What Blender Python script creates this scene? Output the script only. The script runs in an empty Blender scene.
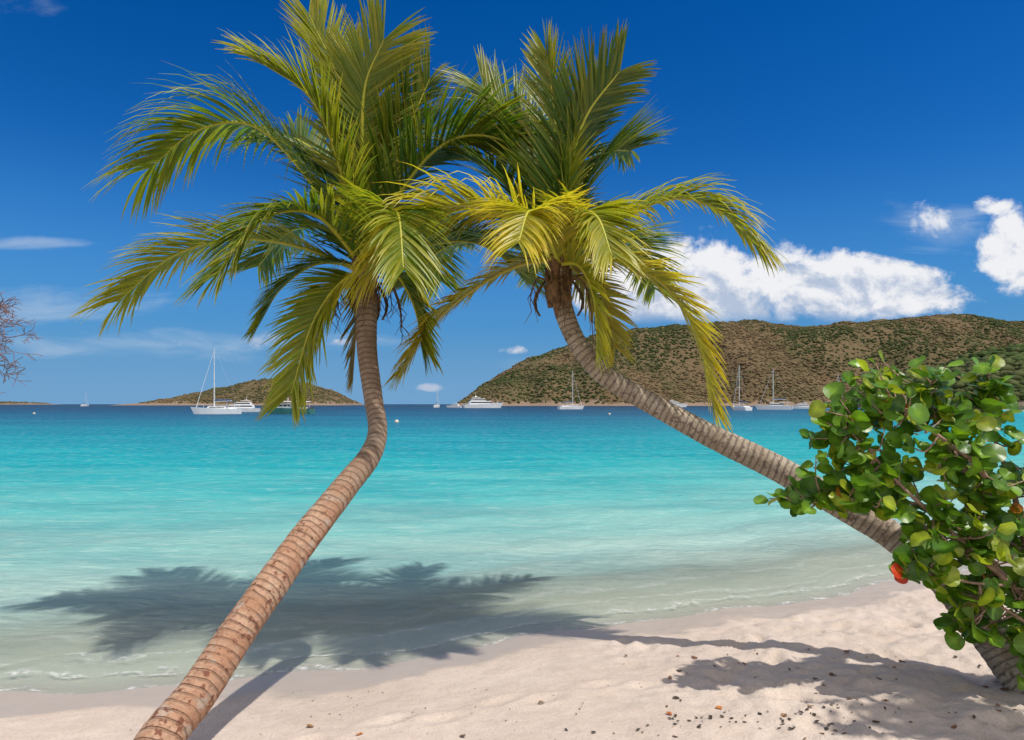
import bpy, math, random
import numpy as np
from mathutils import Vector, Matrix
random.seed(7); np.random.seed(7)
D=bpy.data; SC=bpy.context.scene
R=random.uniform
# ------------------------------------------------------------ helpers
class NT:
    def __init__(s,nt): s.nt=nt; s.n=nt.nodes; s.l=nt.links
    def new(s,t,**k):
        nd=s.n.new(t)
        for a,b in k.items(): setattr(nd,a,b)
        return nd
    def put(s,sock,v):
        if hasattr(v,'is_output') or isinstance(v,bpy.types.NodeSocket): s.l.new(v,sock)
        else: sock.default_value=v
    def m(s,op,a,b=0.0,c=0.0,clamp=False):
        nd=s.new('ShaderNodeMath',operation=op); nd.use_clamp=clamp
        s.put(nd.inputs[0],a); s.put(nd.inputs[1],b); s.put(nd.inputs[2],c)
        return nd.outputs[0]
    def mix(s,f,a,b,blend='MIX'):
        nd=s.new('ShaderNodeMix',data_type='RGBA',blend_type=blend)
        s.put(nd.inputs[0],f)
        for sk,v in ((nd.inputs[6],a),(nd.inputs[7],b)):
            if isinstance(v,tuple) and len(v)==3: v=(*v,1)
            s.put(sk,v)
        return nd.outputs[2]
    def noise(s,vec,scale,detail=4,rough=.5,dist=0):
        nd=s.new('ShaderNodeTexNoise'); s.put(nd.inputs['Scale'],scale); nd.inputs['Detail'].default_value=detail
        nd.inputs['Roughness'].default_value=rough; nd.inputs['Distortion'].default_value=dist
        if vec is not None: s.l.new(vec,nd.inputs['Vector'])
        return nd.outputs['Fac']
    def ramp(s,f,stops,interp='LINEAR'):
        nd=s.new('ShaderNodeValToRGB'); cr=nd.color_ramp; cr.interpolation=interp
        while len(cr.elements)>1: cr.elements.remove(cr.elements[-1])
        for i,(p,c) in enumerate(stops):
            e=cr.elements[0] if i==0 else cr.elements.new(p)
            e.position=p; e.color=(*c,1) if len(c)==3 else c
        s.put(nd.inputs[0],f); return nd.outputs[0]
    def smooth(s,v,a,b,lo=0.0,hi=1.0):
        nd=s.new('ShaderNodeMapRange',interpolation_type='SMOOTHSTEP')
        s.put(nd.inputs[0],v)
        for i,x in enumerate((a,b,lo,hi)): nd.inputs[i+1].default_value=x
        return nd.outputs[0]
    def mapping(s,vec,scale=(1,1,1),rot=(0,0,0),loc=(0,0,0)):
        nd=s.new('ShaderNodeMapping'); s.l.new(vec,nd.inputs[0])
        nd.inputs['Scale'].default_value=scale; nd.inputs['Rotation'].default_value=rot; nd.inputs['Location'].default_value=loc
        return nd.outputs[0]
    def attr(s,name,out='Fac'):
        nd=s.new('ShaderNodeAttribute'); nd.attribute_name=name; return nd.outputs[out]
    def bump(s,h,strength,dist):
        nd=s.new('ShaderNodeBump'); s.put(nd.inputs['Height'],h); s.put(nd.inputs['Strength'],strength); nd.inputs['Distance'].default_value=dist
        return nd.outputs[0]
def mat(name):
    m=D.materials.new(name); m.use_nodes=True
    t=NT(m.node_tree); b=m.node_tree.nodes['Principled BSDF']
    return m,t,b
def simple(name,col,rough=.5,var=.15,scale=3.0,metal=0,spec=.5):
    m,t,b=mat(name)
    tc=t.new('ShaderNodeTexCoord').outputs['Object']
    n=t.noise(tc,scale,4,.6)
    f=t.smooth(n,.3,.7)
    c=t.mix(f,tuple(x*(1-var) for x in col),tuple(min(1,x*(1+var)) for x in col))
    t.put(b.inputs['Base Color'],c); b.inputs['Roughness'].default_value=rough
    b.inputs['Metallic'].default_value=metal; b.inputs['Specular IOR Level'].default_value=spec
    return m
class MB:
    def __init__(s): s.v=[];s.f=[];s.m=[];s.c=[];s.uv=[]
    def add(s,vs,fs,mi=0,col=(1,1,1),uvs=None):
        o=len(s.v); s.v.extend([tuple(p) for p in vs]); s.f.extend([tuple(i+o for i in f) for f in fs])
        s.m.extend([mi]*len(fs)); s.c.extend([col]*len(vs) if not isinstance(col,list) else col)
        s.uv.extend(uvs if uvs else [(0,0)]*len(vs))
    def tube(s,pts,rad,n=8,mi=0,col=(1,1,1),caps=True,v0=0,wob=None):
        P=[Vector(p) for p in pts]; vs=[];uvs=[];fs=[]
        up=Vector((0,0,1)); T0=(P[1]-P[0]).normalized()
        if abs(T0.z)>.9: up=Vector((0,1,0))
        X=T0.cross(up).normalized(); L=v0
        for i,p in enumerate(P):
            T=(P[min(i+1,len(P)-1)]-P[max(i-1,0)]).normalized()
            X=(X-T*X.dot(T)).normalized(); Y=T.cross(X)
            if i: L+=(P[i]-P[i-1]).length
            r=rad[i] if hasattr(rad,'__len__') else rad
            for k in range(n):
                a=2*math.pi*k/n
                rr=r*(wob(a,L) if wob else 1)
                vs.append(p+X*math.cos(a)*rr+Y*math.sin(a)*rr); uvs.append((a,L))
        for i in range(len(P)-1):
            for k in range(n):
                k2=(k+1)%n; fs.append((i*n+k,i*n+k2,(i+1)*n+k2,(i+1)*n+k))
        if caps: fs.append(tuple(range(n-1,-1,-1))); fs.append(tuple((len(P)-1)*n+k for k in range(n)))
        s.add(vs,fs,mi,col,uvs)
    def box(s,c,d,mi=0,taper=1.0,col=(1,1,1)):
        x,y,z=c;a,b,h=d[0]/2,d[1]/2,d[2]/2
        vs=[(x-a,y-b,z-h),(x+a,y-b,z-h),(x+a,y+b,z-h),(x-a,y+b,z-h)]+[(x+sx*a*taper,y+sy*b*taper,z+h) for sx,sy in((-1,-1),(1,-1),(1,1),(-1,1))]
        s.add(vs,[(3,2,1,0),(4,5,6,7),(0,1,5,4),(1,2,6,5),(2,3,7,6),(3,0,4,7)],mi,col)
    def obj(s,name,mats,smooth=True,M=None):
        me=D.meshes.new(name); me.from_pydata(s.v,[],s.f)
        for m in mats: me.materials.append(m)
        me.polygons.foreach_set('material_index',s.m)
        me.polygons.foreach_set('use_smooth',[smooth]*len(s.f))
        a=me.attributes.new('col','FLOAT_COLOR','POINT')
        a.data.foreach_set('color',np.array([(*c,1) for c in s.c],dtype=np.float32).ravel())
        a=me.attributes.new('tv','FLOAT_VECTOR','POINT')
        a.data.foreach_set('vector',np.array([(u,v,0) for u,v in s.uv],dtype=np.float32).ravel())
        me.update(); o=D.objects.new(name,me); SC.collection.objects.link(o)
        if M is not None: o.matrix_world=M
        return o
def spline(pts,n):
    P=[np.array(p,float) for p in pts]; P=[2*P[0]-P[1]]+P+[2*P[-1]-P[-2]]
    out=[];m=len(P)-3
    for i in range(n):
        t=i/(n-1)*m; k=min(int(t),m-1); f=t-k; a,b,c,d=P[k:k+4]
        out.append(.5*((2*b)+(-a+c)*f+(2*a-5*b+4*c-d)*f*f+(-a+3*b-3*c+d)*f**3))
    return out
def V(a): return Vector([float(x) for x in a])
_perm=np.random.rand(256,256)
def vnoise(x,y):
    xi=np.floor(x).astype(int);yi=np.floor(y).astype(int);fx=x-xi;fy=y-yi
    fx=fx*fx*(3-2*fx);fy=fy*fy*(3-2*fy)
    g=lambda i,j:_perm[i%256,j%256]
    return (g(xi,yi)*(1-fx)+g(xi+1,yi)*fx)*(1-fy)+(g(xi,yi+1)*(1-fx)+g(xi+1,yi+1)*fx)*fy
def fbm(x,y,o=4):
    r=0;a=.5
    for i in range(o): r=r+a*(vnoise(x,y)-.5); x=x*2.03+17.3;y=y*2.03+5.1;a*=.5
    return r
def grid_obj(name,X,Y,Z,mats,attrs={},smooth=True):
    ny,nx=X.shape
    me=D.meshes.new(name); co=np.stack([X,Y,Z],-1).reshape(-1,3).astype(np.float32)
    i=np.arange(ny*nx).reshape(ny,nx)
    q=np.stack([i[:-1,:-1],i[:-1,1:],i[1:,1:],i[1:,:-1]],-1).reshape(-1,4)
    me.vertices.add(len(co)); me.vertices.foreach_set('co',co.ravel())
    me.loops.add(q.size); me.loops.foreach_set('vertex_index',q.ravel().astype(np.int32))
    me.polygons.add(len(q)); me.polygons.foreach_set('loop_start',np.arange(0,q.size,4,dtype=np.int32))
    me.polygons.foreach_set('use_smooth',np.full(len(q),smooth))
    me.update(calc_edges=True)
    for k,a in attrs.items():
        at=me.attributes.new(k,'FLOAT','POINT'); at.data.foreach_set('value',a.ravel().astype(np.float32))
    for m in mats: me.materials.append(m)
    o=D.objects.new(name,me); SC.collection.objects.link(o); return o
def stretch(lo,hi,step,far_lo,far_hi,g=1.12):
    a=list(np.arange(lo,hi+1e-6,step)); s=step;x=a[-1]
    while x<far_hi: s*=g; x+=s; a.append(min(x,far_hi))
    s=step;x=a[0];b=[]
    while x>far_lo: s*=g; x-=s; b.append(max(x,far_lo))
    return np.array(b[::-1]+a)
# ------------------------------------------------------------ camera
CAMZ=2.2
cam=D.cameras.new('camera'); co=D.objects.new('camera',cam); SC.collection.objects.link(co)
co.location=(0,0,CAMZ); co.rotation_euler=(math.pi/2,0,0)
cam.lens=24; cam.sensor_width=36; cam.shift_y=34/1024; cam.clip_end=20000; cam.clip_start=.05
SC.camera=co
SC.view_settings.view_transform='Standard'; SC.view_settings.look='None'; SC.view_settings.exposure=0
# ------------------------------------------------------------ light
sd=Vector((1.4,-.9,3.5)).normalized()
L=D.lights.new('sun','SUN'); L.energy=3.85; L.angle=math.radians(1.0); L.color=(1,.955,.88)
lo=D.objects.new('sun',L); SC.collection.objects.link(lo); lo.rotation_euler=sd.to_track_quat('Z','Y').to_euler(); lo.location=(10,-10,30)
w=D.worlds.new('World'); SC.world=w; w.use_nodes=True
t=NT(w.node_tree); bg=w.node_tree.nodes['Background']
sky=t.new('ShaderNodeTexSky'); sky.sky_type='NISHITA'; sky.sun_disc=False
sky.sun_elevation=math.asin(sd.z); sky.sun_rotation=math.atan2(sd.x,sd.y)
sky.air_density=1.0; sky.dust_density=.2; sky.ozone_density=3.0; sky.altitude=0
g=t.new('ShaderNodeGamma'); t.l.new(sky.outputs[0],g.inputs[0]); g.inputs[1].default_value=1.25
hs=t.new('ShaderNodeHueSaturation'); t.l.new(g.outputs[0],hs.inputs['Color']); hs.inputs['Saturation'].default_value=1.3
hs.inputs['Value'].default_value=.66
skyc=t.mix(1.0,hs.outputs[0],(.55,.88,1.10),'MULTIPLY')
tc=t.new('ShaderNodeTexCoord').outputs['Generated']
sp=t.new('ShaderNodeSeparateXYZ'); t.l.new(tc,sp.inputs[0])
# marine haze colour near the horizon (keeps it blue instead of yellow)
skyc=t.mix(t.smooth(sp.outputs[2],0.0,.34,.92,0),skyc,(.65,2.45,5.4))
skyc=t.mix(t.smooth(sp.outputs[2],0.0,.12,.7,0),skyc,(2.0,4.0,6.4))
dy=t.m('MAXIMUM',sp.outputs[1],.08)
u=t.m('DIVIDE',sp.outputs[0],dy); v=t.m('DIVIDE',sp.outputs[2],dy)
cb=t.new('ShaderNodeCombineXYZ'); t.l.new(u,cb.inputs[0]); t.l.new(v,cb.inputs[1]); uv=cb.outputs[0]
n1=t.noise(t.mapping(uv,(1,1.25,1)),12,9,.64,.25)
n2=t.noise(t.mapping(uv,(1,1.25,1),loc=(-.008,-.016,0)),12,6,.62,.25)
n3=t.noise(t.mapping(uv,(1,4.5,1)),6,6,.6,.5)
def blobs(lst):
    cur=None
    for cu,cv,ru,rv,st in lst:
        a=t.m('DIVIDE',t.m('SUBTRACT',u,cu),ru); b=t.m('DIVIDE',t.m('SUBTRACT',v,cv),rv)
        q=t.m('SUBTRACT',st,t.m('ADD',t.m('MULTIPLY',a,a),t.m('MULTIPLY',b,b)))
        cur=q if cur is None else t.m('MAXIMUM',cur,q)
    return cur
cum=blobs([(.20,.185,.10,.065,1.8),(.27,.165,.15,.06,1.8),(.34,.170,.11,.045,1.6),(.44,.178,.08,.048,1.7),(.52,.168,.12,.045,1.8),(.60,.160,.075,.032,1.4),
  (.745,.225,.05,.06,1.5),(.715,.29,.04,.016,1.1),(.92,.22,.12,.09,1),(.62,.268,.05,.032,.7),
  (-.355,.094,.035,.014,1),(-.12,.024,.022,.008,.9),(.0,.078,.03,.008,.7),(-.24,.09,.03,.007,.6),(-.47,.088,.03,.006,.5),(-1.2,.3,.3,.06,.9),(1.5,.3,.35,.12,1)])
flat=t.smooth(v,.112,.14)
den=t.smooth(t.m('ADD',t.m('MULTIPLY',cum,.42),t.m('MULTIPLY',t.m('SUBTRACT',n1,.5),2.1)),.04,.46)
lowm=t.m('MAXIMUM',flat,t.smooth(u,.0,.1,1,0)); den=t.m('MULTIPLY',den,lowm)
wis=blobs([(-.72,.235,.12,.012,.9),(-.66,.145,.24,.035,.8),(-.5,.09,.4,.03,.7),(-.28,.09,.2,.02,.6),(-.62,.08,.25,.02,.6),(.1,.06,.2,.02,.5),(-.7,.58,.1,.03,.2),(.64,.26,.12,.06,.6)])
wden=t.m('MULTIPLY',t.smooth(t.m('ADD',t.m('MULTIPLY',wis,.5),t.m('MULTIPLY',t.m('SUBTRACT',n3,.5),1.5)),.0,.7),.5)
front=t.smooth(sp.outputs[1],.1,.25)
den=t.m('MULTIPLY',den,front); wden=t.m('MULTIPLY',wden,front)
lit=t.smooth(t.m('ADD',t.m('SUBTRACT',n1,n2),t.m('MULTIPLY',t.m('SUBTRACT',v,.162),1.7)),-.12,.10)  # cloud light and shade painted into the colour from offset noise and height
cc=t.mix(lit,(4.7,5.5,7.0),(9.0,9.0,9.2))
sky2=t.mix(wden,skyc,(5.2,6.3,7.6)); sky3=t.mix(t.m('MULTIPLY',den,.97),sky2,cc)
# broken white cloud added out of view, overhead and behind, to fill the shadows
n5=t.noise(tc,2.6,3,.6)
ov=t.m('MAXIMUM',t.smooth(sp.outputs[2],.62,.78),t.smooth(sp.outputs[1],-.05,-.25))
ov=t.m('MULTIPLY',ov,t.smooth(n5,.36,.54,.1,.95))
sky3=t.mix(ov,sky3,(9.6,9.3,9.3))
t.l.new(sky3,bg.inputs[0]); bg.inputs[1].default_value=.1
# ------------------------------------------------------------ terrain
def shore(x):
    x=np.asarray(x,float)
    xl=np.maximum(x,-8.0)
    a=np.where(x<0,6.30+.42*xl+.025*xl*xl,6.30+.42*x+.005*x*x)
    a=np.minimum(a,450)
    return a+.10*np.sin(x*1.3+.5)+.06*np.sin(x*2.9+1)+.03*np.sin(x*6.1)
FP=[]
rs=random.Random(3)
for i in range(46):
    FP.append((rs.uniform(.9,4.2),rs.uniform(3.9,6.6),rs.uniform(0,3.14),rs.uniform(.7,1.1)))
for i in range(9):
    FP.append((-1.2+i*.36+rs.uniform(-.05,.05),4.25+i*.13+(.07 if i%2 else -.07),.4,.55))
def gz(x,y):
    x=np.asarray(x,float);y=np.asarray(y,float); s=y-shore(x)
    d=-s
    land=np.where(d<9,.085*d,.765+.5*(1-np.exp(-(d-9)/15)))
    z=np.where(s<0,land,-np.minimum(.07*s,8))
    near=np.clip(d/.8,0,1)
    rt=np.clip((x-.4)/1.8,0,1)
    n=fbm(x*.8,y*.9,3)*.06+fbm(x*3+9,y*3.4,3)*(.022+.11*rt)+fbm(x*9,y*10+3,3)*(.010+.055*rt)
    if x.size>10:
        msk=(x>-2)&(x<5)&(y>3)&(y<7.5); xm=x[msk];ym=y[msk]; dd=np.zeros_like(xm)
        for fx,fy,fa,fs in FP:
            c_,s_=math.cos(fa),math.sin(fa); a=((xm-fx)*c_+(ym-fy)*s_)/.125; b=(-(xm-fx)*s_+(ym-fy)*c_)/.055; q=a*a+b*b
            dd+=fs*(-.030*np.exp(-q)+.016*np.exp(-(np.sqrt(q)-1.7)**2*3))
        n=n.copy(); n[msk]+=dd
    return z+n*near
xs=stretch(-6,6.5,.034,-4500,4500,1.13); ss=stretch(-5.0,1.5,.03,-2500,7000,1.13)
Xg,Sg=np.meshgrid(xs,ss); Yg=Sg+shore(Xg); Zg=gz(Xg,Yg)
m_sand,t,b=mat('sand')
pos=t.new('ShaderNodeNewGeometry').outputs['Position']
s_=t.attr('s')
big=t.noise(pos,.9,4,.6); fine=t.noise(pos,60,3,.7); med=t.noise(pos,7,5,.6); spk=t.noise(pos,120,2,.6)
c=t.mix(t.smooth(big,.3,.7),(.54,.44,.365),(.62,.52,.44))
c=t.mix(t.m('MULTIPLY',t.smooth(med,.35,.75),.55),c,(.47,.38,.31))
c=t.mix(t.m('MULTIPLY',t.smooth(fine,.45,.75),.6),c,(.38,.30,.245))
c=t.mix(t.m('MULTIPLY',t.smooth(spk,.66,.74),.5),c,(.20,.15,.11))
sn=t.m('ADD',s_,t.m('MULTIPLY',t.m('SUBTRACT',t.noise(t.mapping(pos,(.8,1.4,1)),1.4,4,.6),.5),.9))
wet=t.smooth(sn,-.62,-.45)
c=t.mix(t.m('MULTIPLY',wet,.65),c,(.36,.30,.235))
c=t.mix(t.smooth(s_,.0,.5),c,(.50,.47,.37))
psep=t.new('ShaderNodeSeparateXYZ'); t.l.new(pos,psep.inputs[0])
veg=t.m('MAXIMUM',t.smooth(s_,-45,-25,1,0),t.m('MULTIPLY',t.smooth(psep.outputs[0],50,90),t.smooth(s_,-2,-.5,1,0)))
c=t.mix(veg,c,(.05,.07,.025))
t.put(b.inputs['Base Color'],c); t.put(b.inputs['Roughness'],t.m('SUBTRACT',.9,t.m('MULTIPLY',wet,.55)))
b.inputs['Specular IOR Level'].default_value=.3
hh=t.m('ADD',t.m('MULTIPLY',med,.7),t.m('MULTIPLY',fine,.15))
t.put(b.inputs['Normal'],t.bump(hh,t.m('SUBTRACT',.8,t.m('MULTIPLY',wet,.7)),.045))
grid_obj('ground',Xg,Yg,Zg,[m_sand],{'s':Sg})
# water
ssw=stretch(-.9,9,.045,-1.2,7000,1.12)
Xw,Sw=np.meshgrid(xs[::2],ssw); Yw=Sw+shore(Xw)
fall=np.clip(Sw/.5,0,1)*np.exp(-np.maximum(Sw-3,0)/14)
Zw=(.045*fbm(Xw*.6,Sw*2.2,3)+.035*fbm(Xw*1.8+4,Sw*6,3)+.022*np.sin(Sw*4.6+fbm(Xw*.35,Sw*.3,2)*14))*fall
m_w=D.materials.new('sea_water'); m_w.use_nodes=True; t=NT(m_w.node_tree)
t.n.remove(t.n['Principled BSDF']); out=t.n['Material Output']
geo=t.new('ShaderNodeNewGeometry'); pos=geo.outputs['Position']; s_=t.attr('s')
pn=t.noise(t.mapping(pos,(.012,.05,1)),1,4,.6); pn2=t.noise(t.mapping(pos,(.12,.4,1)),1,4,.65)
sv=t.m('MULTIPLY',t.m('MAXIMUM',s_,.05),t.m('ADD',1,t.m('MULTIPLY',t.m('ADD',t.m('SUBTRACT',pn,.5),t.m('MULTIPLY',t.m('SUBTRACT',pn2,.5),.8)),1.2)))
lg=t.m('DIVIDE',t.m('ADD',t.m('LOGARITHM',sv,10.0),.5),4)
col=t.ramp(lg,[(.0,(.54,.51,.42)),(.14,(.48,.54,.46)),(.24,(.36,.53,.47)),(.32,(.22,.49,.45)),(.39,(.085,.44,.43)),(.45,(.012,.36,.39)),(.52,(.002,.25,.32)),
  (.58,(.001,.155,.245)),(.64,(.001,.085,.175)),(.70,(.001,.045,.118)),(.78,(.001,.022,.075)),(.95,(.001,.012,.055))])
rp=t.noise(t.mapping(pos,(1.1,3.6,1),rot=(0,0,.25)),1.6,5,.68,.4)
rp2=t.noise(t.mapping(pos,(.16,.6,1)),1,5,.7,.2)
col=t.mix(t.m('MULTIPLY',t.smooth(rp,.48,.70),.26),col,(.66,.74,.64))
col=t.mix(t.m('MULTIPLY',t.smooth(rp2,.35,.62,1,0),.28),col,(.0,.13,.2))
fn=t.noise(pos,13,5,.7,.5); fn2=t.noise(t.mapping(pos,(.7,1,1)),2.2,5,.6)
ed=t.m('ADD',s_,t.m('MULTIPLY',t.m('SUBTRACT',fn2,.5),.7))
def band(c0,wd): return t.m('SUBTRACT',1,t.smooth(t.m('ABSOLUTE',t.m('SUBTRACT',ed,c0)),0.0,wd))
fm=t.m('ADD',band(.0,.10),t.m('MULTIPLY',band(.36,.07),.9)); fm=t.m('ADD',fm,t.m('MULTIPLY',band(.75,.09),.7)); fm=t.m('ADD',fm,t.m('MULTIPLY',band(1.35,.10),.5))
foam=t.m('MULTIPLY',fm,t.smooth(fn,.36,.60),clamp=True)
foam=t.m('MULTIPLY',foam,.8)
col=t.mix(foam,col,(.85,.85,.83))
w1=t.noise(t.mapping(pos,(1.3,3.6,1)),2.6,6,.66,.3); w2=t.noise(t.mapping(pos,(.15,.5,1)),1.2,5,.65)
h=t.m('ADD',t.m('MULTIPLY',w1,.11),t.m('MULTIPLY',w2,.35))
bp=t.bump(h,1.0,.8)
df=t.new('ShaderNodeBsdfDiffuse'); t.l.new(col,df.inputs[0]); t.l.new(bp,df.inputs['Normal'])
gl=t.new('ShaderNodeBsdfGlossy'); gl.inputs['Roughness'].default_value=.12; t.l.new(bp,gl.inputs['Normal']); gl.inputs[0].default_value=(1,1,1,1)
fr=t.new('ShaderNodeFresnel'); fr.inputs[0].default_value=1.33; t.l.new(bp,fr.inputs['Normal'])
fac=t.m('MINIMUM',t.m('MULTIPLY',fr.outputs[0],.5),.13)
tr=t.new('ShaderNodeBsdfTransparent'); tr.inputs[0].default_value=(.93,1,.98,1)
al=t.m('MAXIMUM',t.smooth(ed,-.05,3.4,.08,1),foam)
m1=t.new('ShaderNodeMixShader'); t.l.new(al,m1.inputs[0]); t.l.new(tr.outputs[0],m1.inputs[1]); t.l.new(df.outputs[0],m1.inputs[2])
m2=t.new('ShaderNodeMixShader'); t.l.new(fac,m2.inputs[0]); t.l.new(m1.outputs[0],m2.inputs[1]); t.l.new(gl.outputs[0],m2.inputs[2])
t.l.new(m2.outputs[0],out.inputs[0])
grid_obj('sea_water',Xw,Yw,Zw,[m_w],{'s':Sw})
# ------------------------------------------------------------ hills
def hill_mat(name,c1,c2,c3,rock):
    m,t,b=mat(name); pos=t.new('ShaderNodeNewGeometry').outputs['Position']
    a=t.noise(pos,.012,4,.6); f=t.noise(pos,.16,4,.75)
    c=t.mix(t.smooth(a,.42,.58),c1,c2); c=t.mix(t.smooth(f,.42,.62),c,c3)
    sp=t.new('ShaderNodeSeparateXYZ'); t.l.new(pos,sp.inputs[0])
    z=t.m('ADD',sp.outputs[2],t.m('MULTIPLY',t.m('SUBTRACT',t.noise(pos,.05,3,.7),.5),22))
    c=t.mix(t.smooth(z,3,7,1,0),c,rock)
    t.put(b.inputs['Base Color'],c); b.inputs['Roughness'].default_value=.95; b.inputs['Specular IOR Level'].default_value=.1
    t.put(b.inputs['Normal'],t.bump(f,.8,3)); return m
hm=hill_mat('hill_soil',(.145,.10,.052),(.085,.078,.034),(.155,.11,.062),(.25,.18,.13))
hg=hill_mat('headland_soil',(.05,.06,.02),(.04,.055,.018),(.08,.07,.03),(.2,.16,.12))
m_scrub,t,b=mat('scrub_foliage')
a=t.attr('col','Color'); t.put(b.inputs['Base Color'],a); b.inputs['Roughness'].default_value=.9; b.inputs['Specular IOR Level'].default_value=.15
import bmesh
bm=bmesh.new(); bmesh.ops.create_icosphere(bm,subdivisions=1,radius=1); bm.verts.ensure_lookup_table()
IV=np.array([v.co[:] for v in bm.verts]); IF=np.array([[v.index for v in f.verts] for f in bm.faces]); bm.free()
def scrub(name,px,py,pz,sz,cols):
    n=len(px); jit=1+.4*(np.random.rand(n,12,1)-.5)
    sc=np.stack([sz*np.random.uniform(.8,1.3,n),sz*np.random.uniform(.8,1.2,n),sz*np.random.uniform(.45,.75,n)],-1)[:,None,:]
    co=IV[None]*jit*sc+np.stack([px,py,pz+sz*.1],-1)[:,None,:]
    f=(IF[None]+12*np.arange(n)[:,None,None]).reshape(-1,3)
    me=D.meshes.new(name); me.vertices.add(n*12); me.vertices.foreach_set('co',co.astype(np.float32).ravel())
    me.loops.add(f.size); me.loops.foreach_set('vertex_index',f.ravel().astype(np.int32))
    me.polygons.add(len(f)); me.polygons.foreach_set('loop_start',np.arange(0,f.size,3,dtype=np.int32)); me.update(calc_edges=True)
    me.polygons.foreach_set('use_smooth',np.ones(len(f),dtype=bool))
    at=me.attributes.new('col','FLOAT_COLOR','POINT'); c=np.repeat(cols,12,axis=0); c=np.concatenate([c,np.ones((len(c),1))],1)
    at.data.foreach_set('color',c.astype(np.float32).ravel()); me.materials.append(m_scrub)
    o=D.objects.new(name,me); SC.collection.objects.link(o)
def hill(name,hf,x0,x1,y0,y1,nx,ny,material,nscrub,smin,smax,pal,sname,xr=None,yr=None,vr=(.8,1.2),thr=-.1):
    X,Y=np.meshgrid(np.linspace(x0,x1,nx),np.linspace(y0,y1,ny)); Z=hf(X,Y)
    grid_obj(name,X,Y,Z,[material])
    xr=xr or (x0,x1); yr=yr or (y0,y1)
    px=np.random.uniform(*xr,nscrub*3);py=np.random.uniform(*yr,nscrub*3);pz=hf(px,py)
    k=(pz>3.5)&(fbm(px*.02,py*.02,4)+np.random.uniform(-.12,.22,len(px))>thr)
    px,py,pz=px[k][:nscrub],py[k][:nscrub],pz[k][:nscrub]
    sz=smin+(smax-smin)*np.random.rand(len(px))**2
    pal=np.array(pal); ci=np.clip(((fbm(px*.012,py*.012,4)+.15)/.3+np.random.normal(0,.15,len(px)))*len(pal),0,len(pal)-1).astype(int)
    c=pal[ci]*np.random.uniform(*vr,(len(px),1))
    scrub(sname,px,py,pz,sz,c)
CX=[-140,-76,-47,12,70,129,202,275,363,422,495,568,656,750,1000,1400,2000,2300]
CZ=[-20,0,28,68,90,102,112,122,124,114,122,130,132,124,128,110,60,-10]
def h_main(x,y):
    H=np.interp(x,CX,CZ); wig=fbm(x*.008,y*0+3.3,3)*70
    t_=(y-800-wig)/(200); a=np.clip(t_,-.3,1); a=np.where(a>0,1-(1-np.maximum(a,0))**1.5,a)
    back=np.clip((y-1000)/600,0,1); a=a*(1-back*1.3)
    rg=(fbm(x*.014+y*.003,y*.006,4))*100*np.clip(a*2,0,1)*np.clip(1.15-a,0.12,1)*np.clip(H/60,0,1)
    z=H*a+rg+fbm(x*.05,y*.05,3)*8*np.clip(a*3,0,1)*np.clip(H/30,0,1)-1.5
    return np.where(H<=0,-4,z)
hill('hill',h_main,-150,2300,740,1600,700,150,hm,34000,.8,2.6,[(.15,.105,.055),(.125,.098,.046),(.095,.086,.036),(.07,.078,.027),(.05,.065,.02)],'hill_scrub',(-90,1000),(780,1050))
LX=[-700,-653,-583,-522,-451,-407,-337,-293,-280]; LZ=[-6,4,14,29,45,46,29,8,-6]
def h_left(x,y):
    H=np.interp(x,LX,LZ); c=1-((y-1230)/130)**2
    z=H*np.clip(c,-.4,1)+fbm(x*.03,y*.03,4)*14*np.clip(H/20,0,1)*np.clip(c+.2,0,1)-.5
    return np.where(H<=0,-4,z)
hill('hill',h_left,-720,-260,1080,1380,220,80,hm,6000,1.0,3,[(.15,.11,.06),(.115,.092,.045),(.085,.08,.036)],'hill_scrub')
def h_far(x,y):
    return 13*np.clip(1-((x+2230)/220)**2,-.3,1)*np.clip(1-((y-3000)/120)**2,0,1)+fbm(x*.03,y*.03,3)*3-1.5
hill('island',h_far,-2480,-1980,2860,3140,80,30,hm,400,3,6,[(.1,.09,.05)],'hill_scrub')
def h_head(x,y):
    r=((x-340)/145)**2+((y-370)/115)**2
    a=np.clip(1-r,-.3,1); a=np.where(a>0,np.maximum(a,0)**.7,a)
    return 36*a+fbm(x*.03,y*.03,4)*10*np.clip(a*2,0,1)
hill('hill',h_head,180,560,235,520,120,90,hg,9500,1.3,3.4,[(.03,.05,.012),(.04,.065,.015),(.055,.08,.02),(.075,.085,.03)],'hill_scrub',(180,430),(245,430),thr=-.3)
# ------------------------------------------------------------ palms
def leafmat(name,transl=.45,rough=.38):
    m,t,b=mat(name); out=m.node_tree.nodes['Material Output']
    c=t.attr('col','Color'); pos=t.new('ShaderNodeNewGeometry').outputs['Position']
    n=t.noise(pos,14,3,.6); c=t.mix(t.m('MULTIPLY',t.smooth(n,.4,.7),.35),c,t.mix(1,c,(1.5,1.25,.7),'MULTIPLY'))
    t.put(b.inputs['Base Color'],c); b.inputs['Roughness'].default_value=rough; b.inputs['Specular IOR Level'].default_value=.45
    tr=t.new('ShaderNodeBsdfTranslucent'); t.l.new(t.mix(1,c,(1.7,1.75,.7),'MULTIPLY'),tr.inputs[0])
    mx=t.new('ShaderNodeMixShader'); mx.inputs[0].default_value=transl
    t.l.new(b.outputs[0],mx.inputs[1]); t.l.new(tr.outputs[0],mx.inputs[2]); t.l.new(mx.outputs[0],out.inputs[0]); return m
m_frond=leafmat('palm_frond_leaf',.40)
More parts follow.
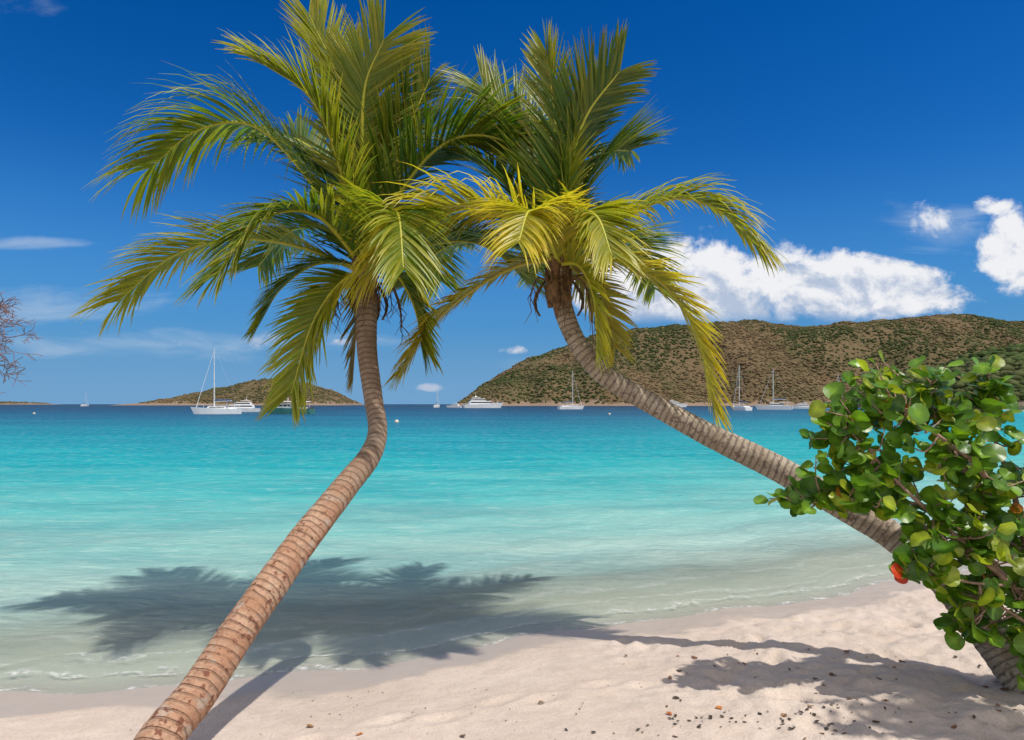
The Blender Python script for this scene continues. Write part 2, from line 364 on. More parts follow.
def trunkmat(name,c1,c2,ring,blotch,hi_v,up1,up2):
    m,t,b=mat(name); tv=t.attr('tv','Vector'); pos=t.new('ShaderNodeNewGeometry').outputs['Position']
    sp=t.new('ShaderNodeSeparateXYZ'); t.l.new(tv,sp.inputs[0]); v=sp.outputs[1]
    n=t.noise(pos,5,5,.65); nf=t.noise(pos,38,5,.7); nl=t.noise(pos,2.1,2,.5)
    vv=t.m('ADD',v,t.m('ADD',t.m('MULTIPLY',n,.03),t.m('MULTIPLY',nl,.09)))
    sw=t.m('SINE',t.m('MULTIPLY',vv,2*math.pi/.055))
    rg=t.m('MULTIPLY',t.smooth(sw,.5,.96),t.smooth(n,.25,.5))
    c=t.mix(t.smooth(n,.35,.65),c1,c2)
    c=t.mix(t.m('MULTIPLY',t.smooth(nf,.4,.7),.6),c,tuple(x*.5 for x in c1))
    b2=t.noise(t.mapping(pos,(1,1,1),loc=(4,2,9)),9,4,.5); c=t.mix(t.m('MULTIPLY',t.smooth(b2,.56,.66),.6),c,(.46,.40,.33))
    c=t.mix(t.m('MULTIPLY',t.smooth(v,hi_v-.3,hi_v+.6),.8),c,t.mix(t.smooth(n,.3,.7),up1,up2))
    bl=t.noise(pos,19,4,.6); 
    fade=t.smooth(v,hi_v-.5,hi_v+.8,.95,.12)
    c=t.mix(t.m('MULTIPLY',t.smooth(bl,.57,.64),fade),c,blotch)
    c=t.mix(t.m('MULTIPLY',rg,.55),c,ring)
    t.put(b.inputs['Base Color'],c); b.inputs['Roughness'].default_value=.85; b.inputs['Specular IOR Level'].default_value=.25
    h=t.m('ADD',t.m('MULTIPLY',nf,.8),t.m('ADD',t.m('MULTIPLY',n,.6),t.m('MULTIPLY',rg,-.7)))
    t.put(b.inputs['Normal'],t.bump(h,1.0,.016)); return m
m_trL=trunkmat('palm_bark_red',(.42,.225,.135),(.52,.34,.23),(.20,.11,.07),(.19,.075,.045),2.3,(.20,.145,.10),(.32,.245,.18))
m_trR=trunkmat('palm_bark_grey',(.34,.265,.19),(.46,.38,.29),(.15,.115,.09),(.18,.13,.10),9,(.3,.25,.2),(.4,.35,.3))
m_fib=simple('palm_fiber',(.15,.085,.04),.9,.5,25)
m_rach=leafmat('palm_rachis',.05,.45)
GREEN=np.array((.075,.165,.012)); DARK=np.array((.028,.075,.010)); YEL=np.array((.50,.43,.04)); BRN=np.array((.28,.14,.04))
def frond(mb,c0,ctrl,LL=.72,yel=.3,n=118,roll=0.0,droop=.36,dark=0.0,alpha=(60,30),brn=0.0,taper=1.0):
    pts=[c0]+[c0+Vector(p) for p in ctrl]; S=spline(pts,n+14); S=[V(p) for p in S]
    tot=len(S); H=S[-1]-S[0]; H.z=0
    if H.length<.05: H=Vector((1,0,0))
    side=H.normalized().cross(Vector((0,0,1)))
    rachc=tuple((GREEN*.5+YEL*.75)*(1-brn)+BRN*brn)
    mb.tube(S,[.022*(1-i/tot)**.8+.0035 for i in range(tot)],6,1,rachc)
    for i in range(10,tot):
        f=i/(tot-1); T=(S[min(i+1,tot-1)]-S[i-1]).normalized()
        s0=(side-T*side.dot(T)).normalized(); N0=s0.cross(T).normalized()
        ang=roll*(.4+.6*f); s1=s0*math.cos(ang)+N0*math.sin(ang); N=s1.cross(T).normalized()
        if N.z<0 and abs(roll)<.8: N=-N
        env=min(1,.35+f*3.2)*(1-max(0,f-.5)**1.6*taper)
        clump=.10*math.sin(i*.7+LL*50)+.08*math.sin(i*.23+LL*90)+R(-.05,.05)
        for sg in (-1,1):
            if random.random()<.05: continue
            ln=LL*env*R(.85,1.1); al=math.radians(alpha[0]+(alpha[1]-alpha[0])*f+R(-5,5))+clump*.6
            d=(T*math.cos(al)+s1*sg*math.sin(al)+N*R(.05,.30)).normalized()
            p=S[i]+T*R(-.008,.008); K=5; seg=ln/K; hw=.0135*R(.8,1.15)*(.65+.35*env)
            vs=[];cols=[]
            yy=np.clip(yel-.06+R(-.22,.22)+.25*max(0,f-.5),0,1); dr=droop*R(.6,1.5)
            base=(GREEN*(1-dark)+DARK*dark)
            for k in range(K+1):
                q=k/K; wd=T-d*T.dot(d); wd=wd.normalized() if wd.length>1e-3 else N
                nn=wd.cross(d).normalized()
                ww=hw*(1-q**2.4)*(.6 if k==0 else 1)+.001
                vs+= [p-wd*ww,p+nn*(ww*.5 if nn.z>0 else -ww*.5)*-1,p+wd*ww]
                yq=min(1,yy*(.7+.6*q)); cc=base*(1-yq)+YEL*yq
                bb=min(1,brn+ (.8 if q>.93 and random.random()<.4 else 0)); cc=cc*(1-bb)+BRN*bb
                cols+=[tuple(cc)]*3
                p=p+d*seg; d=(d+Vector((0,0,-1))*dr*.26*(.5+q)+Vector((R(-1,1),R(-1,1),R(-1,1)))*.022).normalized()
            fs=[]
            for k in range(K):
                a=k*3; fs+=[(a,a+1,a+4,a+3),(a+1,a+2,a+5,a+4)]
            mb.add(vs,fs,0,cols)
def palm(name,trunk,rads,bark,fronds,nd,nb=40):
    root=D.objects.new(name,None); SC.collection.objects.link(root); root.location=trunk[0]
    S=spline([(*p,r) for p,r in zip(trunk,rads)],300)
    mb=MB(); pts=[s[:3] for s in S]; rr=[]
    Ls=0;last=None
    for s in S:
        if last is not None: Ls+=np.linalg.norm(s[:3]-last)
        last=s[:3]; ph=(Ls%.062)/.062; rr.append(s[3]*(1+.03*ph-.015+R(-.008,.008)))
    ph0=R(0,6)
    mb.tube(pts,rr,28,0,wob=lambda a,l:1+.03*math.sin(2*a+l*3+ph0)+.02*math.sin(5*a+l*7)+R(-.008,.008))
    tr=mb.obj('trunk',[bark])
    C=Vector(trunk[-1])
    mb=MB()
    for fr in fronds: frond(mb,C+Vector((R(-.04,.04),R(-.04,.04),R(-.05,.05))),**fr)
    cr=mb.obj('fronds',[m_frond,m_rach])
    mb=MB()
    for i in range(nb):
        a=R(0,6.28); z0=R(-.30,.04); rr0=.065
        p0=C+Vector((math.cos(a)*rr0*.9,math.sin(a)*rr0*.9,z0)); o=Vector((math.cos(a),math.sin(a),0))
        p=[p0-Vector((0,0,.08)),p0+o*.03+Vector((0,0,.03)),p0+o*.06+Vector((0,0,R(.08,.18)))]
        mb.tube(p,[.036,.028,.014],6,0)
    for i in range(nd):
        a=R(0,6.28); o=Vector((math.cos(a),math.sin(a)*.8,0)); p0=C+o*.08+Vector((0,0,R(-.2,-.05)));ln=R(.25,.6)
        pp=[p0,p0+o*ln*.4+Vector((0,0,.02)),p0+o*ln*.6-Vector((0,0,ln*.35)),p0+o*ln*.66-Vector((0,0,ln*.8))]
        mb.tube(spline(pp,8),[.012,.011,.010,.009,.008,.007,.005,.003],5,0)
        for j in range(5):
            q=V(spline(pp,8)[3+j%5]); mb.tube([q,q+Vector((R(-.06,.06),R(-.06,.06),-.06)),q+Vector((R(-.09,.09),R(-.09,.09),-R(.12,.22)))],[.005,.004,.002],4,0)
    for i in range(8):
        a=R(0,6.28); o=Vector((math.cos(a),math.sin(a)*.8,0)); p0=C+o*.09+Vector((0,0,-.1)); W=o.cross(Vector((0,0,1)))
        vs=[];ln=R(.25,.45)
        for k in range(6):
            q=k/5; c_=p0+o*(.14*math.sin(q*2.5))-Vector((0,0,ln*q)); wv=.045*math.sin(.35+q*2.6)+.004
            vs+=[c_-W*wv,c_+o*.02,c_+W*wv]
        mb.add(vs,[f for k in range(5) for f in((k*3,k*3+1,k*3+4,k*3+3),(k*3+1,k*3+2,k*3+5,k*3+4))],0)
    cs=mb.obj('leaf_bases',[m_fib])
    bpy.context.view_layer.update()
    for o in (tr,cr,cs): o.parent=root; o.matrix_parent_inverse=root.matrix_world.inverted()
def F(*ctrl,**k): k['ctrl']=ctrl; return k
tL=[(-1.99,3.42,.06),(-1.93,3.75,.355),(-1.83,4.0,.525),(-1.69,4.4,.84),(-1.505,4.85,1.2),(-1.296,5.3,1.556),(-1.165,5.58,1.77),(-1.14,5.8,1.98),(-1.225,6.0,2.28),(-1.315,6.2,2.69),(-1.368,6.4,3.17),(-1.40,6.5,3.49)]
rL=[.15,.125,.118,.112,.106,.10,.093,.083,.083,.088,.098,.085]
fL=[F((-.50,.05,.80),(-1.05,.05,1.36),(-1.60,.05,1.33),(-2.05,.05,.98),LL=.90,yel=.28,roll=-.25,droop=1.0,taper=.8),
 F((-.65,.1,.27),(-1.30,.15,.35),(-1.9,.15,.18),(-2.38,.1,-.25),LL=.70,yel=.6,roll=-.15,droop=.55,taper=.8),
 F((-.15,.1,1.1),(-.30,.1,1.8),(-.55,.0,2.38),LL=.66,yel=.5,droop=.2,roll=.9),
 F((.0,-.1,1.0),(.05,-.2,1.6),(.24,-.3,1.98),LL=.7,yel=.35,droop=.25,roll=.7),
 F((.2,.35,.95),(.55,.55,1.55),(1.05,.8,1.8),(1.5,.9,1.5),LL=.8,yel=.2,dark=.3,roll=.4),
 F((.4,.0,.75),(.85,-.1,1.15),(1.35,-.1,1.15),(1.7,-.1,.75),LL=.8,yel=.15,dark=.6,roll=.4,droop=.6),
 F((-.20,-.1,-.12),(-.45,-.12,-.5),(-.64,-.15,-1.15),LL=.6,yel=.5,droop=.3,roll=1.1),
 F((-.35,-.4,.40),(-.7,-.8,.25),(-.95,-1.05,-.25),LL=.66,yel=.25,dark=.3,roll=.1,droop=.6),
 F((.3,-.5,.3),(.5,-1.0,.2),(.6,-1.35,-.3),LL=.64,yel=.35,roll=.2,droop=.6),
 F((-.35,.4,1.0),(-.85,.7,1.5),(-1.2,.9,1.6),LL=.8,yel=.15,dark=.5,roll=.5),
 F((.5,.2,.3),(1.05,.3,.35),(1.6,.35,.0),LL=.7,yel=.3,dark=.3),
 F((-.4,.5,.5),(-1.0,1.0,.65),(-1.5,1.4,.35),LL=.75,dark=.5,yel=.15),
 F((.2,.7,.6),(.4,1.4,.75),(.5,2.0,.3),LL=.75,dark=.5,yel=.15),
 F((-.45,.0,.02),(-.8,.0,-.22),(-1.0,.0,-.55),LL=.45,yel=.3,dark=.4,roll=.4),
 F((.3,-.2,-.05),(.5,-.3,-.35),(.6,-.3,-.75),LL=.5,yel=.3,dark=.2,roll=.9),
 F((.1,.0,.8),(.02,.05,1.45),(-.12,.1,2.0),LL=.6,yel=.7,droop=.15,roll=1.0,alpha=(40,18)),
 F((-.2,-.2,.9),(-.4,-.4,1.4),(-.75,-.6,1.6),LL=.7,yel=.45,roll=.5,droop=.5),
 F((.2,.1,.9),(.42,.15,1.4),(.6,.2,1.85),LL=.7,yel=.25,dark=.3,roll=.8,droop=.25),
 F((-.08,.1,-.3),(-.13,.15,-.7),(-.16,.2,-1.05),LL=.35,yel=.3,brn=.75,roll=1.2,n=50)]
palm('coconut_palm',tL,rL,m_trL,fL,8)
tR=[(3.60,4.40,.08),(3.52,4.7,.32),(3.43,4.9,.543),(3.227,5.15,.911),(3.0,5.35,1.15),(2.72,5.5,1.346),(2.237,5.7,1.65),(1.624,5.9,1.975),(1.134,6.05,2.262),(.789,6.12,2.487),(.575,6.16,2.78),(.454,6.2,3.12),(.418,6.2,3.46)]
rR=[.17,.14,.13,.12,.115,.112,.106,.10,.092,.086,.082,.088,.08]
fR=[F((-.35,-.15,.38),(-.80,-.25,.50),(-1.25,-.3,.38),(-1.60,-.3,-.02),LL=.82,yel=.85,roll=-.15,droop=.9,taper=.8),
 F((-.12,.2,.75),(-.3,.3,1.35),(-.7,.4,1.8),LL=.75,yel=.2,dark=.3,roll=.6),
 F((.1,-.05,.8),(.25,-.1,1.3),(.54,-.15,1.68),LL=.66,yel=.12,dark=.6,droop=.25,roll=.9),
 F((.0,.0,.8),(-.0,.1,1.4),(-.06,.2,1.95),LL=.55,yel=.35,droop=.15,roll=1.0,alpha=(45,20)),
 F((.46,-.1,.34),(.98,-.15,.56),(1.38,-.15,.5),(1.72,-.15,.2),LL=.66,yel=.5,droop=.95,roll=-.2,taper=.9),
 F((.36,-.1,.02),(.88,-.2,-.2),(1.2,-.25,-.65),(1.38,-.25,-1.34),LL=.5,yel=.95,droop=.35,roll=.25,brn=.1),
 F((-.4,.05,-.05),(-.85,.05,-.3),(-1.2,.05,-.62),(-1.42,.05,-.98),LL=.48,yel=.75,droop=.6,brn=.25),
 F((-.2,-.4,.32),(-.32,-.8,.3),(-.40,-1.10,.0),LL=.62,yel=.9,roll=.1,droop=.7),
 F((.15,-.4,.3),(.27,-.75,.2),(.35,-1.0,-.15),LL=.55,yel=.55,droop=.6),
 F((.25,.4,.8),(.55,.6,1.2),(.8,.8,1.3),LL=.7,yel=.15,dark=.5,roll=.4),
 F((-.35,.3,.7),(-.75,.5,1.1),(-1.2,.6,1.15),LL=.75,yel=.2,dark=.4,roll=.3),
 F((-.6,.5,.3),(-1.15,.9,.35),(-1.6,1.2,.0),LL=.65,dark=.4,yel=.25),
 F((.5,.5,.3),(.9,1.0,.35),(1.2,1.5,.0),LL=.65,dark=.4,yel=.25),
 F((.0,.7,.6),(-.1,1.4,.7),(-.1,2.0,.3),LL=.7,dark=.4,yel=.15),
 F((.2,-.25,-.05),(.32,-.35,-.35),(.35,-.35,-.8),LL=.42,yel=.6,roll=1,n=54),
 F((.15,.1,.7),(.3,.15,1.2),(.42,.2,1.5),LL=.62,yel=.3,dark=.2,droop=.25,roll=.9),
 F((.2,.2,-.1),(.42,.3,-.35),(.55,.3,-.75),LL=.4,yel=.7,brn=.4,n=50,roll=.6)]
palm('coconut_palm',tR,rR,m_trR,fR,5,26)
# ------------------------------------------------------------ sea grape
m_sg=leafmat('sea_grape_leaf',.30,.36); m_sb=simple('sea_grape_bark',(.30,.19,.13),.8,.35,20)
def sgleaf(mb,p,nrm,tip,r,col):
    nrm=nrm.normalized(); X=(tip-nrm*tip.dot(nrm)); X=X.normalized() if X.length>.01 else nrm.orthogonal().normalized(); Y=nrm.cross(X)
    n=14; cup=R(-.1,.35); fold=R(.0,.35); wv=R(0,.12); wp=R(0,6)
    c=p+X*r
    vs=[c-nrm*r*cup*.6]
    for ring,q in ((0,.55),(1,1.0)):
        for k in range(n):
            a=2*math.pi*k/n; rr=r*q*(1+.05*math.sin(3*a+r*90)); 
            if k==7: rr*=.84
            x=math.cos(a)*rr; y=math.sin(a)*rr*1.08
            vs.append(c+X*x+Y*y+nrm*(r*cup*(q*q-.6)+fold*abs(y)-.15*r*(x/r)**2+wv*r*q*q*math.sin(4*a+wp)))
    fs=[(0,1+k,1+(k+1)%n) for k in range(n)]+[(1+k,1+n+k,1+n+(k+1)%n,1+(k+1)%n) for k in range(n)]
    vein=tuple(np.array(col)*1.35+np.array((.03,.03,.0)))
    cols=[vein]+[tuple(np.array(col)*(1.2 if k in(0,7) else 1)) for k in range(n)]+[tuple(np.array(col)*.85) for k in range(n)]
    mb.add(vs,fs,0,cols)
mb=MB()
stems=[[(3.95,4.5,.15),(3.75,4.55,.6),(3.5,4.6,1.05),(3.25,4.65,1.5),(3.0,4.7,1.95),(2.85,4.75,2.3)],
 [(3.75,4.55,.6),(3.3,4.5,1.0),(2.9,4.5,1.35),(2.5,4.55,1.75),(2.3,4.6,2.05)],
 [(3.5,4.6,1.05),(3.05,4.6,1.4),(2.6,4.65,1.55),(2.1,4.65,1.58)],
 [(3.5,4.6,1.05),(3.45,4.7,1.6),(3.35,4.75,2.0),(3.35,4.8,2.4)],
 [(3.95,4.5,.15),(3.6,4.4,.55),(3.3,4.4,.8),(3.05,4.45,.95)],
 [(3.95,4.5,.15),(4.0,4.5,1.0),(3.95,4.5,1.8),(4.0,4.6,2.5)],
 [(4.0,4.5,1.0),(4.1,4.1,2.0),(4.0,3.6,2.9),(3.85,3.2,3.4)],
 [(3.25,4.65,1.5),(3.1,4.5,1.75),(2.8,4.5,2.0),(2.6,4.6,2.2)],
 [(3.3,4.5,1.0),(3.1,4.6,1.3),(3.15,4.75,1.7),(3.1,4.8,2.0)],
 [(3.3,4.5,1.0),(2.95,4.4,1.05),(2.7,4.4,1.12),(2.52,4.42,1.12)]]
SP=[]
for i,sm in enumerate(stems):
    S=spline(sm,24); r0=.045 if i in(0,5) else (.024 if i<9 else .012)
    mb.tube(S,[r0*(1-.75*k/23) for k in range(24)],7,1); SP+= [V(p) for p in S[5:]]
clusters=[((2.70,4.75,2.27),(.42,.3,.28),28),((2.25,4.6,1.96),(.28,.25,.30),22),((2.36,4.6,1.60),(.36,.25,.16),18),((3.0,4.7,1.92),(.46,.3,.40),34),
 ((1.96,4.65,1.57),(.22,.15,.06),9),((2.97,4.5,1.25),(.40,.3,.36),32),((3.36,4.65,1.66),(.28,.3,.34),18),((3.15,4.5,.80),(.30,.22,.25),18),
 ((3.52,4.5,1.1),(.33,.3,.45),26),((3.25,4.8,2.36),(.22,.15,.16),11),((3.95,4.5,1.8),(.45,.4,.7),26),((3.85,3.3,3.4),(.9,.45,.35),64),((3.4,4.3,.55),(.2,.25,.2),9),((2.78,4.45,1.5),(.25,.2,.25),8),
 ((2.64,4.42,1.12),(.14,.1,.12),6)]
G1=np.array((.145,.28,.02));G2=np.array((.05,.135,.016));G3=np.array((.30,.38,.03))
for c,rd,nt in clusters:
    for i in range(nt):
        while True:
            q=Vector((R(-1,1),R(-1,1),R(-1,1)))
            if q.length<=1: break
        e=Vector((c[0]+q.x*rd[0],c[1]+q.y*rd[1],c[2]+q.z*rd[2]))
        st=min(SP,key=lambda p:(p-e).length+.3*max(0,p.z-e.z)+R(0,.06))
        mid=(st+e)*.5+Vector((R(-.05,.05),R(-.05,.05),R(-.08,.02)))
        S=[V(p) for p in spline([st,mid,e],9)]
        mb.tube(S,[.008-.0006*k for k in range(9)],5,1)
        nl=random.randint(4,7)
        for j in range(nl):
            f=1-j*.11*R(.8,1.2); k=max(0,min(8,int(f*8))); p=S[k]; Tn=(S[min(8,k+1)]-S[max(0,k-1)]).normalized()
            az=R(0,6.28); od=Vector((math.cos(az),math.sin(az),R(-.2,.6)))
            if j==0: od=Tn
            tip=(od+Tn*.3).normalized(); nr=(Vector((R(-.7,.8),R(-1.1,.3),R(.1,1.1)))).normalized()
            r=R(.036,.074)*(1 if j else .8); m_=random.random()
            col=G1*(1-m_)+G2*m_
            if random.random()<.2: col=G3*R(.8,1.1)
            if random.random()<.008: col=np.array((.35,.12,.02))
            ps=p+tip*.02; mb.tube([p,ps],[.004,.003],4,1,caps=False); sgleaf(mb,ps,nr,tip,r,tuple(col*R(.8,1.2)))
sgleaf(mb,Vector((2.52,4.38,1.10)),Vector((.3,-1,.5)),Vector((-.5,-.2,.5)),.05,(.55,.05,.012))
sgleaf(mb,Vector((2.53,4.39,1.11)),Vector((-.5,-1,.1)),Vector((-.6,-.1,-.6)),.038,(.45,.04,.012))
mb.obj('sea_grape_shrub',[m_sg,m_sb])
# ------------------------------------------------------------ bare tree (left)
m_bt=simple('bare_bark',(.24,.14,.13),.9,.25,15)
mb=MB()
def twig(p,d,L_,r,lv):
    n=6; pts=[p]; dd=d.normalized()
    for i in range(n):
        dd=(dd+Vector((R(-.28,.28),R(-.2,.2),R(-.28,.25)))).normalized(); pts.append(pts[-1]+dd*L_/n)
    mb.tube(pts,[max(.0038,r*(1-.7*i/n)) for i in range(n+1)],5 if lv<3 else 3,0,caps=False)
    if lv<5:
        for k in range(4 if lv>1 else 3):
            i=random.randint(2,n); twig(pts[i],dd*.6+Vector((R(-.7,.9),R(-.5,.5),R(-.8,.7))),L_*R(.5,.72),r*.5,lv+1)
mb.tube(spline([(-8.3,6.0,0.3),(-8.0,6.5,1.5),(-7.45,7.2,2.6),(-6.9,7.6,3.1)],12),[.13-.007*k for k in range(12)],9)
for dv in ((1,.15,.0),(1,.1,.55),(1,.2,-.3),(.9,0,.25),(.9,.1,-.1),(1,0,.1),(.8,-.1,-.35)): twig(Vector((-6.9,7.6,3.15)),Vector(dv),.78,.03,1)
twig(Vector((-7.4,7.2,2.6)),Vector((-.5,.2,1)),1.2,.04,1); twig(Vector((-7.4,7.2,2.6)),Vector((-1,.2,.6)),1.2,.04,1)
mb.obj('bare_tree',[m_bt])
# ------------------------------------------------------------ boats
m_wh=simple('boat_gelcoat',(.80,.80,.78),.3,.05,1); m_dk=simple('boat_glass',(.02,.025,.03),.15,.2,2); m_al=simple('mast_aluminium',(.72,.72,.7),.4,.1,1)
m_bl=simple('boat_canvas',(.03,.07,.16),.8,.2,2); m_rd=simple('boat_antifoul',(.10,.02,.02),.6,.2,1); m_gr=simple('boat_hull_teal',(.05,.20,.17),.35,.15,1)
BM=[m_wh,m_dk,m_al,m_bl,m_rd,m_gr]
def hull(mb,L_,B,fb,yo=0,mi=0,stern=.8,bowrise=.35,dr=.35):
    N=16; prof=[(0,-1),(.55,-.75),(.86,-.12),(.88,.0),(1,1)]; vs=[];fs=[]
    for i in range(N+1):
        t_=i/N; x=-L_/2+L_*t_; w=B/2*(stern+(1-stern)*min(1,t_*2.6))*(1-max(0,(t_-.45)/.55)**2.2); w=max(w,.02)
        zz=fb*(1+bowrise*t_**2)
        row=[]
        for a,h in prof: 
            z=h*zz if h>0 else h*dr*(1-.7*t_**4); xx=x+(.08*L_*max(0,h)*t_**4)
            row.append((xx,yo+w*a,z))
        row=row[::-1]+[(r[0],2*yo-r[1],r[2]) for r in row[1:]]
        vs+=row
    m=9
    for i in range(N):
        for k in range(m-1): fs.append((i*m+k,i*m+k+1,(i+1)*m+k+1,(i+1)*m+k))
        fs.append((i*m,(i+1)*m,(i+1)*m+m-1,i*m+m-1))
    fs.append(tuple(range(m)))
    n0=len(mb.m); mb.add(vs,fs,mi)
    for j in range(N*m):
        if j%m in(2,3,4,5): mb.m[n0+j]=4
def place(mb,name,loc,hd): 
    return mb.obj(name,BM,smooth=False,M=Matrix.Translation(loc)@Matrix.Rotation(math.radians(hd),4,'Z'))
def rig(mb,mx,z0,H,L_,cat=False):
    mb.tube([(mx,0,z0),(mx,0,H)],[.13,.08],8,2)
    mb.tube([(mx,0,z0+1.3),(mx-.38*L_,0,z0+1.4)],[.09,.08],8,2); mb.tube([(mx-.1,0,z0+1.55),(mx-.36*L_,0,z0+1.6)],[.2,.12],8,3)
    for f in (.45,.72): mb.tube([(mx,-.9,z0+(H-z0)*f),(mx,.9,z0+(H-z0)*f)],.04,5,2)
    mb.tube([(mx,0,H*.97),(L_*.47,0,z0*.7)],[.03,.06],6,0)
    mb.tube([(mx,0,H),(-L_*.48,0,z0*.7)],.01,4,2)
    for s in(-1,1): mb.tube([(mx,0,H),(mx,s*.9,z0+(H-z0)*.72),(mx-.2,s*1.5,z0*.6)],.01,4,2)
def sailboat(loc,hd,L_=11,H=14.5,mi=0,bim=True):
    mb=MB(); hull(mb,L_,L_*.3,1.15,mi=mi)
    mb.box((.3,0,1.45),(L_*.42,L_*.17,.5),0,.86); mb.box((.3,0,1.50),(L_*.34,L_*.172,.16),1,.93)
    mb.box((-L_*.3,0,1.3),(L_*.2,L_*.2,.3),0,.95)
    if bim:
        mb.box((-L_*.27,0,2.75),(L_*.2,L_*.2,.1),3,.9)
        for sx in(-.35,-.19):
            for sy in(-1,1): mb.tube([(L_*sx,sy*L_*.09,1.2),(L_*sx,sy*L_*.09,2.7)],.03,4,2)
    rig(mb,L_*.08,1.5,H,L_)
    for s in(-1,1):
        pr=None
        for i in range(8):
            t_=i/7; x=-L_*.47+L_*.9*t_; y=s*L_*.14*(1-max(0,(t_-.4)/.6)**2.2); z=1.15*(1+.35*t_*t_)
            mb.tube([(x,y,z-.02),(x,y,z+.6)],.025,4,2)
            if pr: mb.tube([pr,(x,y,z+.6)],.018,4,2)
            pr=(x,y,z+.6)
    return place(mb,'sailboat',loc,hd)
def excursion(loc,hd,L_=10):
    mb=MB(); hull(mb,L_,3.2,1.2,mi=5,stern=.9)
    mb.box((1.2,0,1.75),(3.2,2.0,1.1),0,.88); mb.box((1.25,0,1.9),(3.1,2.02,.45),1,.93)
    mb.box((-1.2,0,2.75),(5.6,2.7,.12),0,.95)
    for sx in(-3.8,-1.6,.2,1.2):
        for sy in(-1.15,1.15): mb.tube([(sx,sy,1.2),(sx,sy,2.7)],.05,5,2)
    mb.tube([(.6,0,2.8),(.6,0,6.8)],[.07,.04],6,2); mb.tube([(.6,0,6.5),(4.6,0,1.7)],.02,4,2)
    mb.box((-2.4,0,1.35),(2.4,2.2,.35),2,.95); mb.box((-4.6,0,1.3),(.5,2.4,.3),4,.9)
    return place(mb,'excursion_boat',loc,hd)
def catamaran(loc,hd,L_=12,H=17):
    mb=MB()
    for s in(-1,1): hull(mb,L_,1.7,1.5,yo=s*2.5,stern=.9,bowrise=.15)
    mb.box((-.8,0,1.35),(L_*.62,5.2,.5),0,1); mb.box((-.6,0,2.1),(L_*.42,4.6,1.0),0,.78); mb.box((-.55,0,2.18),(L_*.425,4.62,.42),1,.86)
    mb.box((-L_*.3,0,2.95),(L_*.24,4.4,.12),0,.95)
    for sy in(-1,1): mb.tube([(-L_*.4,sy*2,1.5),(-L_*.4,sy*2,2.9)],.05,5,2)
    rig(mb,.6,2.6,H,L_)
    return place(mb,'catamaran',loc,hd)
def yacht(loc,hd,L_=20,name='motor_yacht'):
    mb=MB(); k=L_/20; hull(mb,L_,5.2*k,1.9*k,stern=.9,bowrise=.5,dr=.4)
    mb.box((-1.2*k,0,2.8*k),(12.5*k,4.2*k,1.7*k),0,.90); mb.box((-1.0*k,0,2.95*k),(11.8*k,4.23*k,.6*k),1,.93)
    mb.box((-2.2*k,0,4.3*k),(8*k,3.4*k,1.3*k),0,.84); mb.box((-2.1*k,0,4.35*k),(7.6*k,3.43*k,.55*k),1,.9)
    mb.box((-3.4*k,0,5.7*k),(4.6*k,3*k,.15*k),0,.95)
    for sx in(-5.2,-1.8):
        for sy in(-1.2,1.2): mb.tube([(sx*k,sy*k,4.9*k),(sx*k,sy*k,5.65*k)],.07*k,5,0)
    mb.box((-3.6*k,0,6.1*k),(.8*k,1.6*k,.25*k),0,.8); mb.tube([(-3.6*k,0,5.7*k),(-3.8*k,0,8.3*k)],[.09*k,.03*k],5,0)
    mb.box((-8.6*k,0,1.95*k),(2*k,4.2*k,.15*k),3,1)
    for i in range(10): 
        t_=i/9; x=2*k+7.4*k*t_; 
        for s in(-1,1):
            y=s*2.45*k*(1-max(0,(.6+.4*t_-.45)/.55)**2.2); z=1.9*k*(1+.5*(.6+.38*t_)**2); mb.tube([(x,y,z-.05),(x,y,z+.8*k)],.03*k,4,2)
    return place(mb,name,loc,hd)
sailboat(Vector((-64.6,150,0)),205,9.5,14.4)
yacht(Vector((-76,190,0)),188,11)
excursion(Vector((-48,148,0)),172,10)
yacht(Vector((-16.5,380,0)),15,21)
yacht(Vector((-34,400,0)),160,9)
sailboat(Vector((24.5,285,0)),20,11,16)
sailboat(Vector((78,233,0)),100,11,15.5)
catamaran(Vector((102,265,0)),150,12,16)
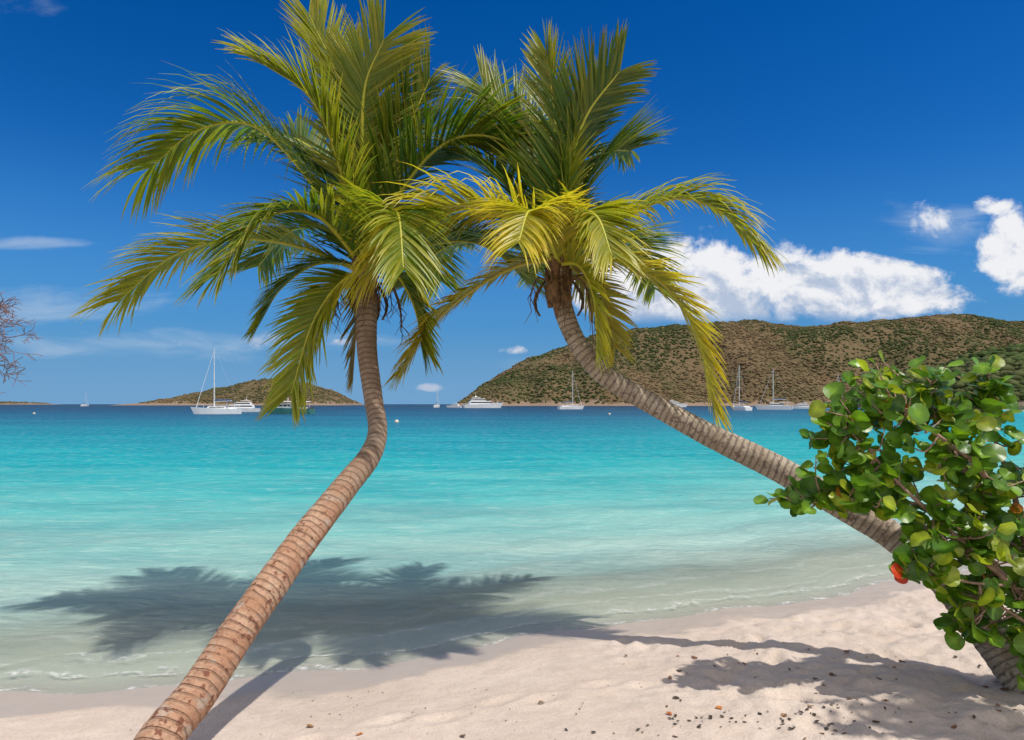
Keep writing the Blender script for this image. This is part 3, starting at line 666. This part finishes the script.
sailboat(Vector((157,330,0)),30,12,17)
yacht(Vector((115,480,0)),10,16)
sailboat(Vector((-425,680,0)),90,11,14)
sailboat(Vector((-46,420,0)),80,9,12)
yacht(Vector((135,320,0)),170,10)
mb=MB()
for x,y in((-13.5,80),(-105,150),(-38,120),(20,140)):
    mb.tube([(x,y,-.2),(x,y,.02),(x,y,.2),(x,y,.32),(x,y,.36)],[.1,.22,.25,.15,.04],10,0)
mb.obj('mooring_buoy',[simple('buoy_paint',(.7,.6,.45),.5)])
# ------------------------------------------------------------ beach litter
GX=np.array([[0.0]*11])
def gzz(x,y): return float(gz(np.full(11,x),np.full(11,y))[0])
mb=MB()
def litter(x,y,r,col):
    z=gzz(x,y)+.004; a=R(0,6.28); X=Vector((math.cos(a),math.sin(a),R(-.1,.3))); Y=Vector((-math.sin(a),math.cos(a),R(-.3,.3)))
    n=8; c=Vector((x,y,z)); vs=[c]; el=R(.35,.75)
    for k in range(n):
        q=6.283*k/n; vs.append(c+X*math.cos(q)*r+Y*math.sin(q)*r*el+Vector((0,0,R(.0,.5)*r)))
    mb.add(vs,[(0,1+k,1+(k+1)%n) for k in range(n)],0,tuple(col))
for i in range(75):
    x=R(.9,3.8); y=R(3.9,5.8); 
    litter(x,y,R(.005,.030),np.array(random.choice([(.12,.065,.035),(.20,.09,.04),(.08,.055,.035),(.28,.16,.08)])))
for i in range(80):
    x=random.gauss(1.6,.45); y=random.gauss(4.2,.09); litter(x,y,R(.004,.02),np.array((.04,.03,.022))*R(.7,2))
for x,y,c in((-.95,4.25,(.4,.16,.04)),(1.35,4.45,(.45,.17,.04)),(-1.3,4.4,(.25,.14,.06)),(.2,4.6,(.2,.14,.08)),(-.3,4.15,(.18,.11,.06)),(1.0,4.35,(.4,.12,.04))): litter(x,y,.026,np.array(c))
for i in range(90): litter(R(-2.6,1),R(4.0,5.1),R(.003,.009),np.array((.2,.15,.10)))
mb.obj('leaf_litter',[leafmat('dry_leaf',.1,.7)],smooth=False)
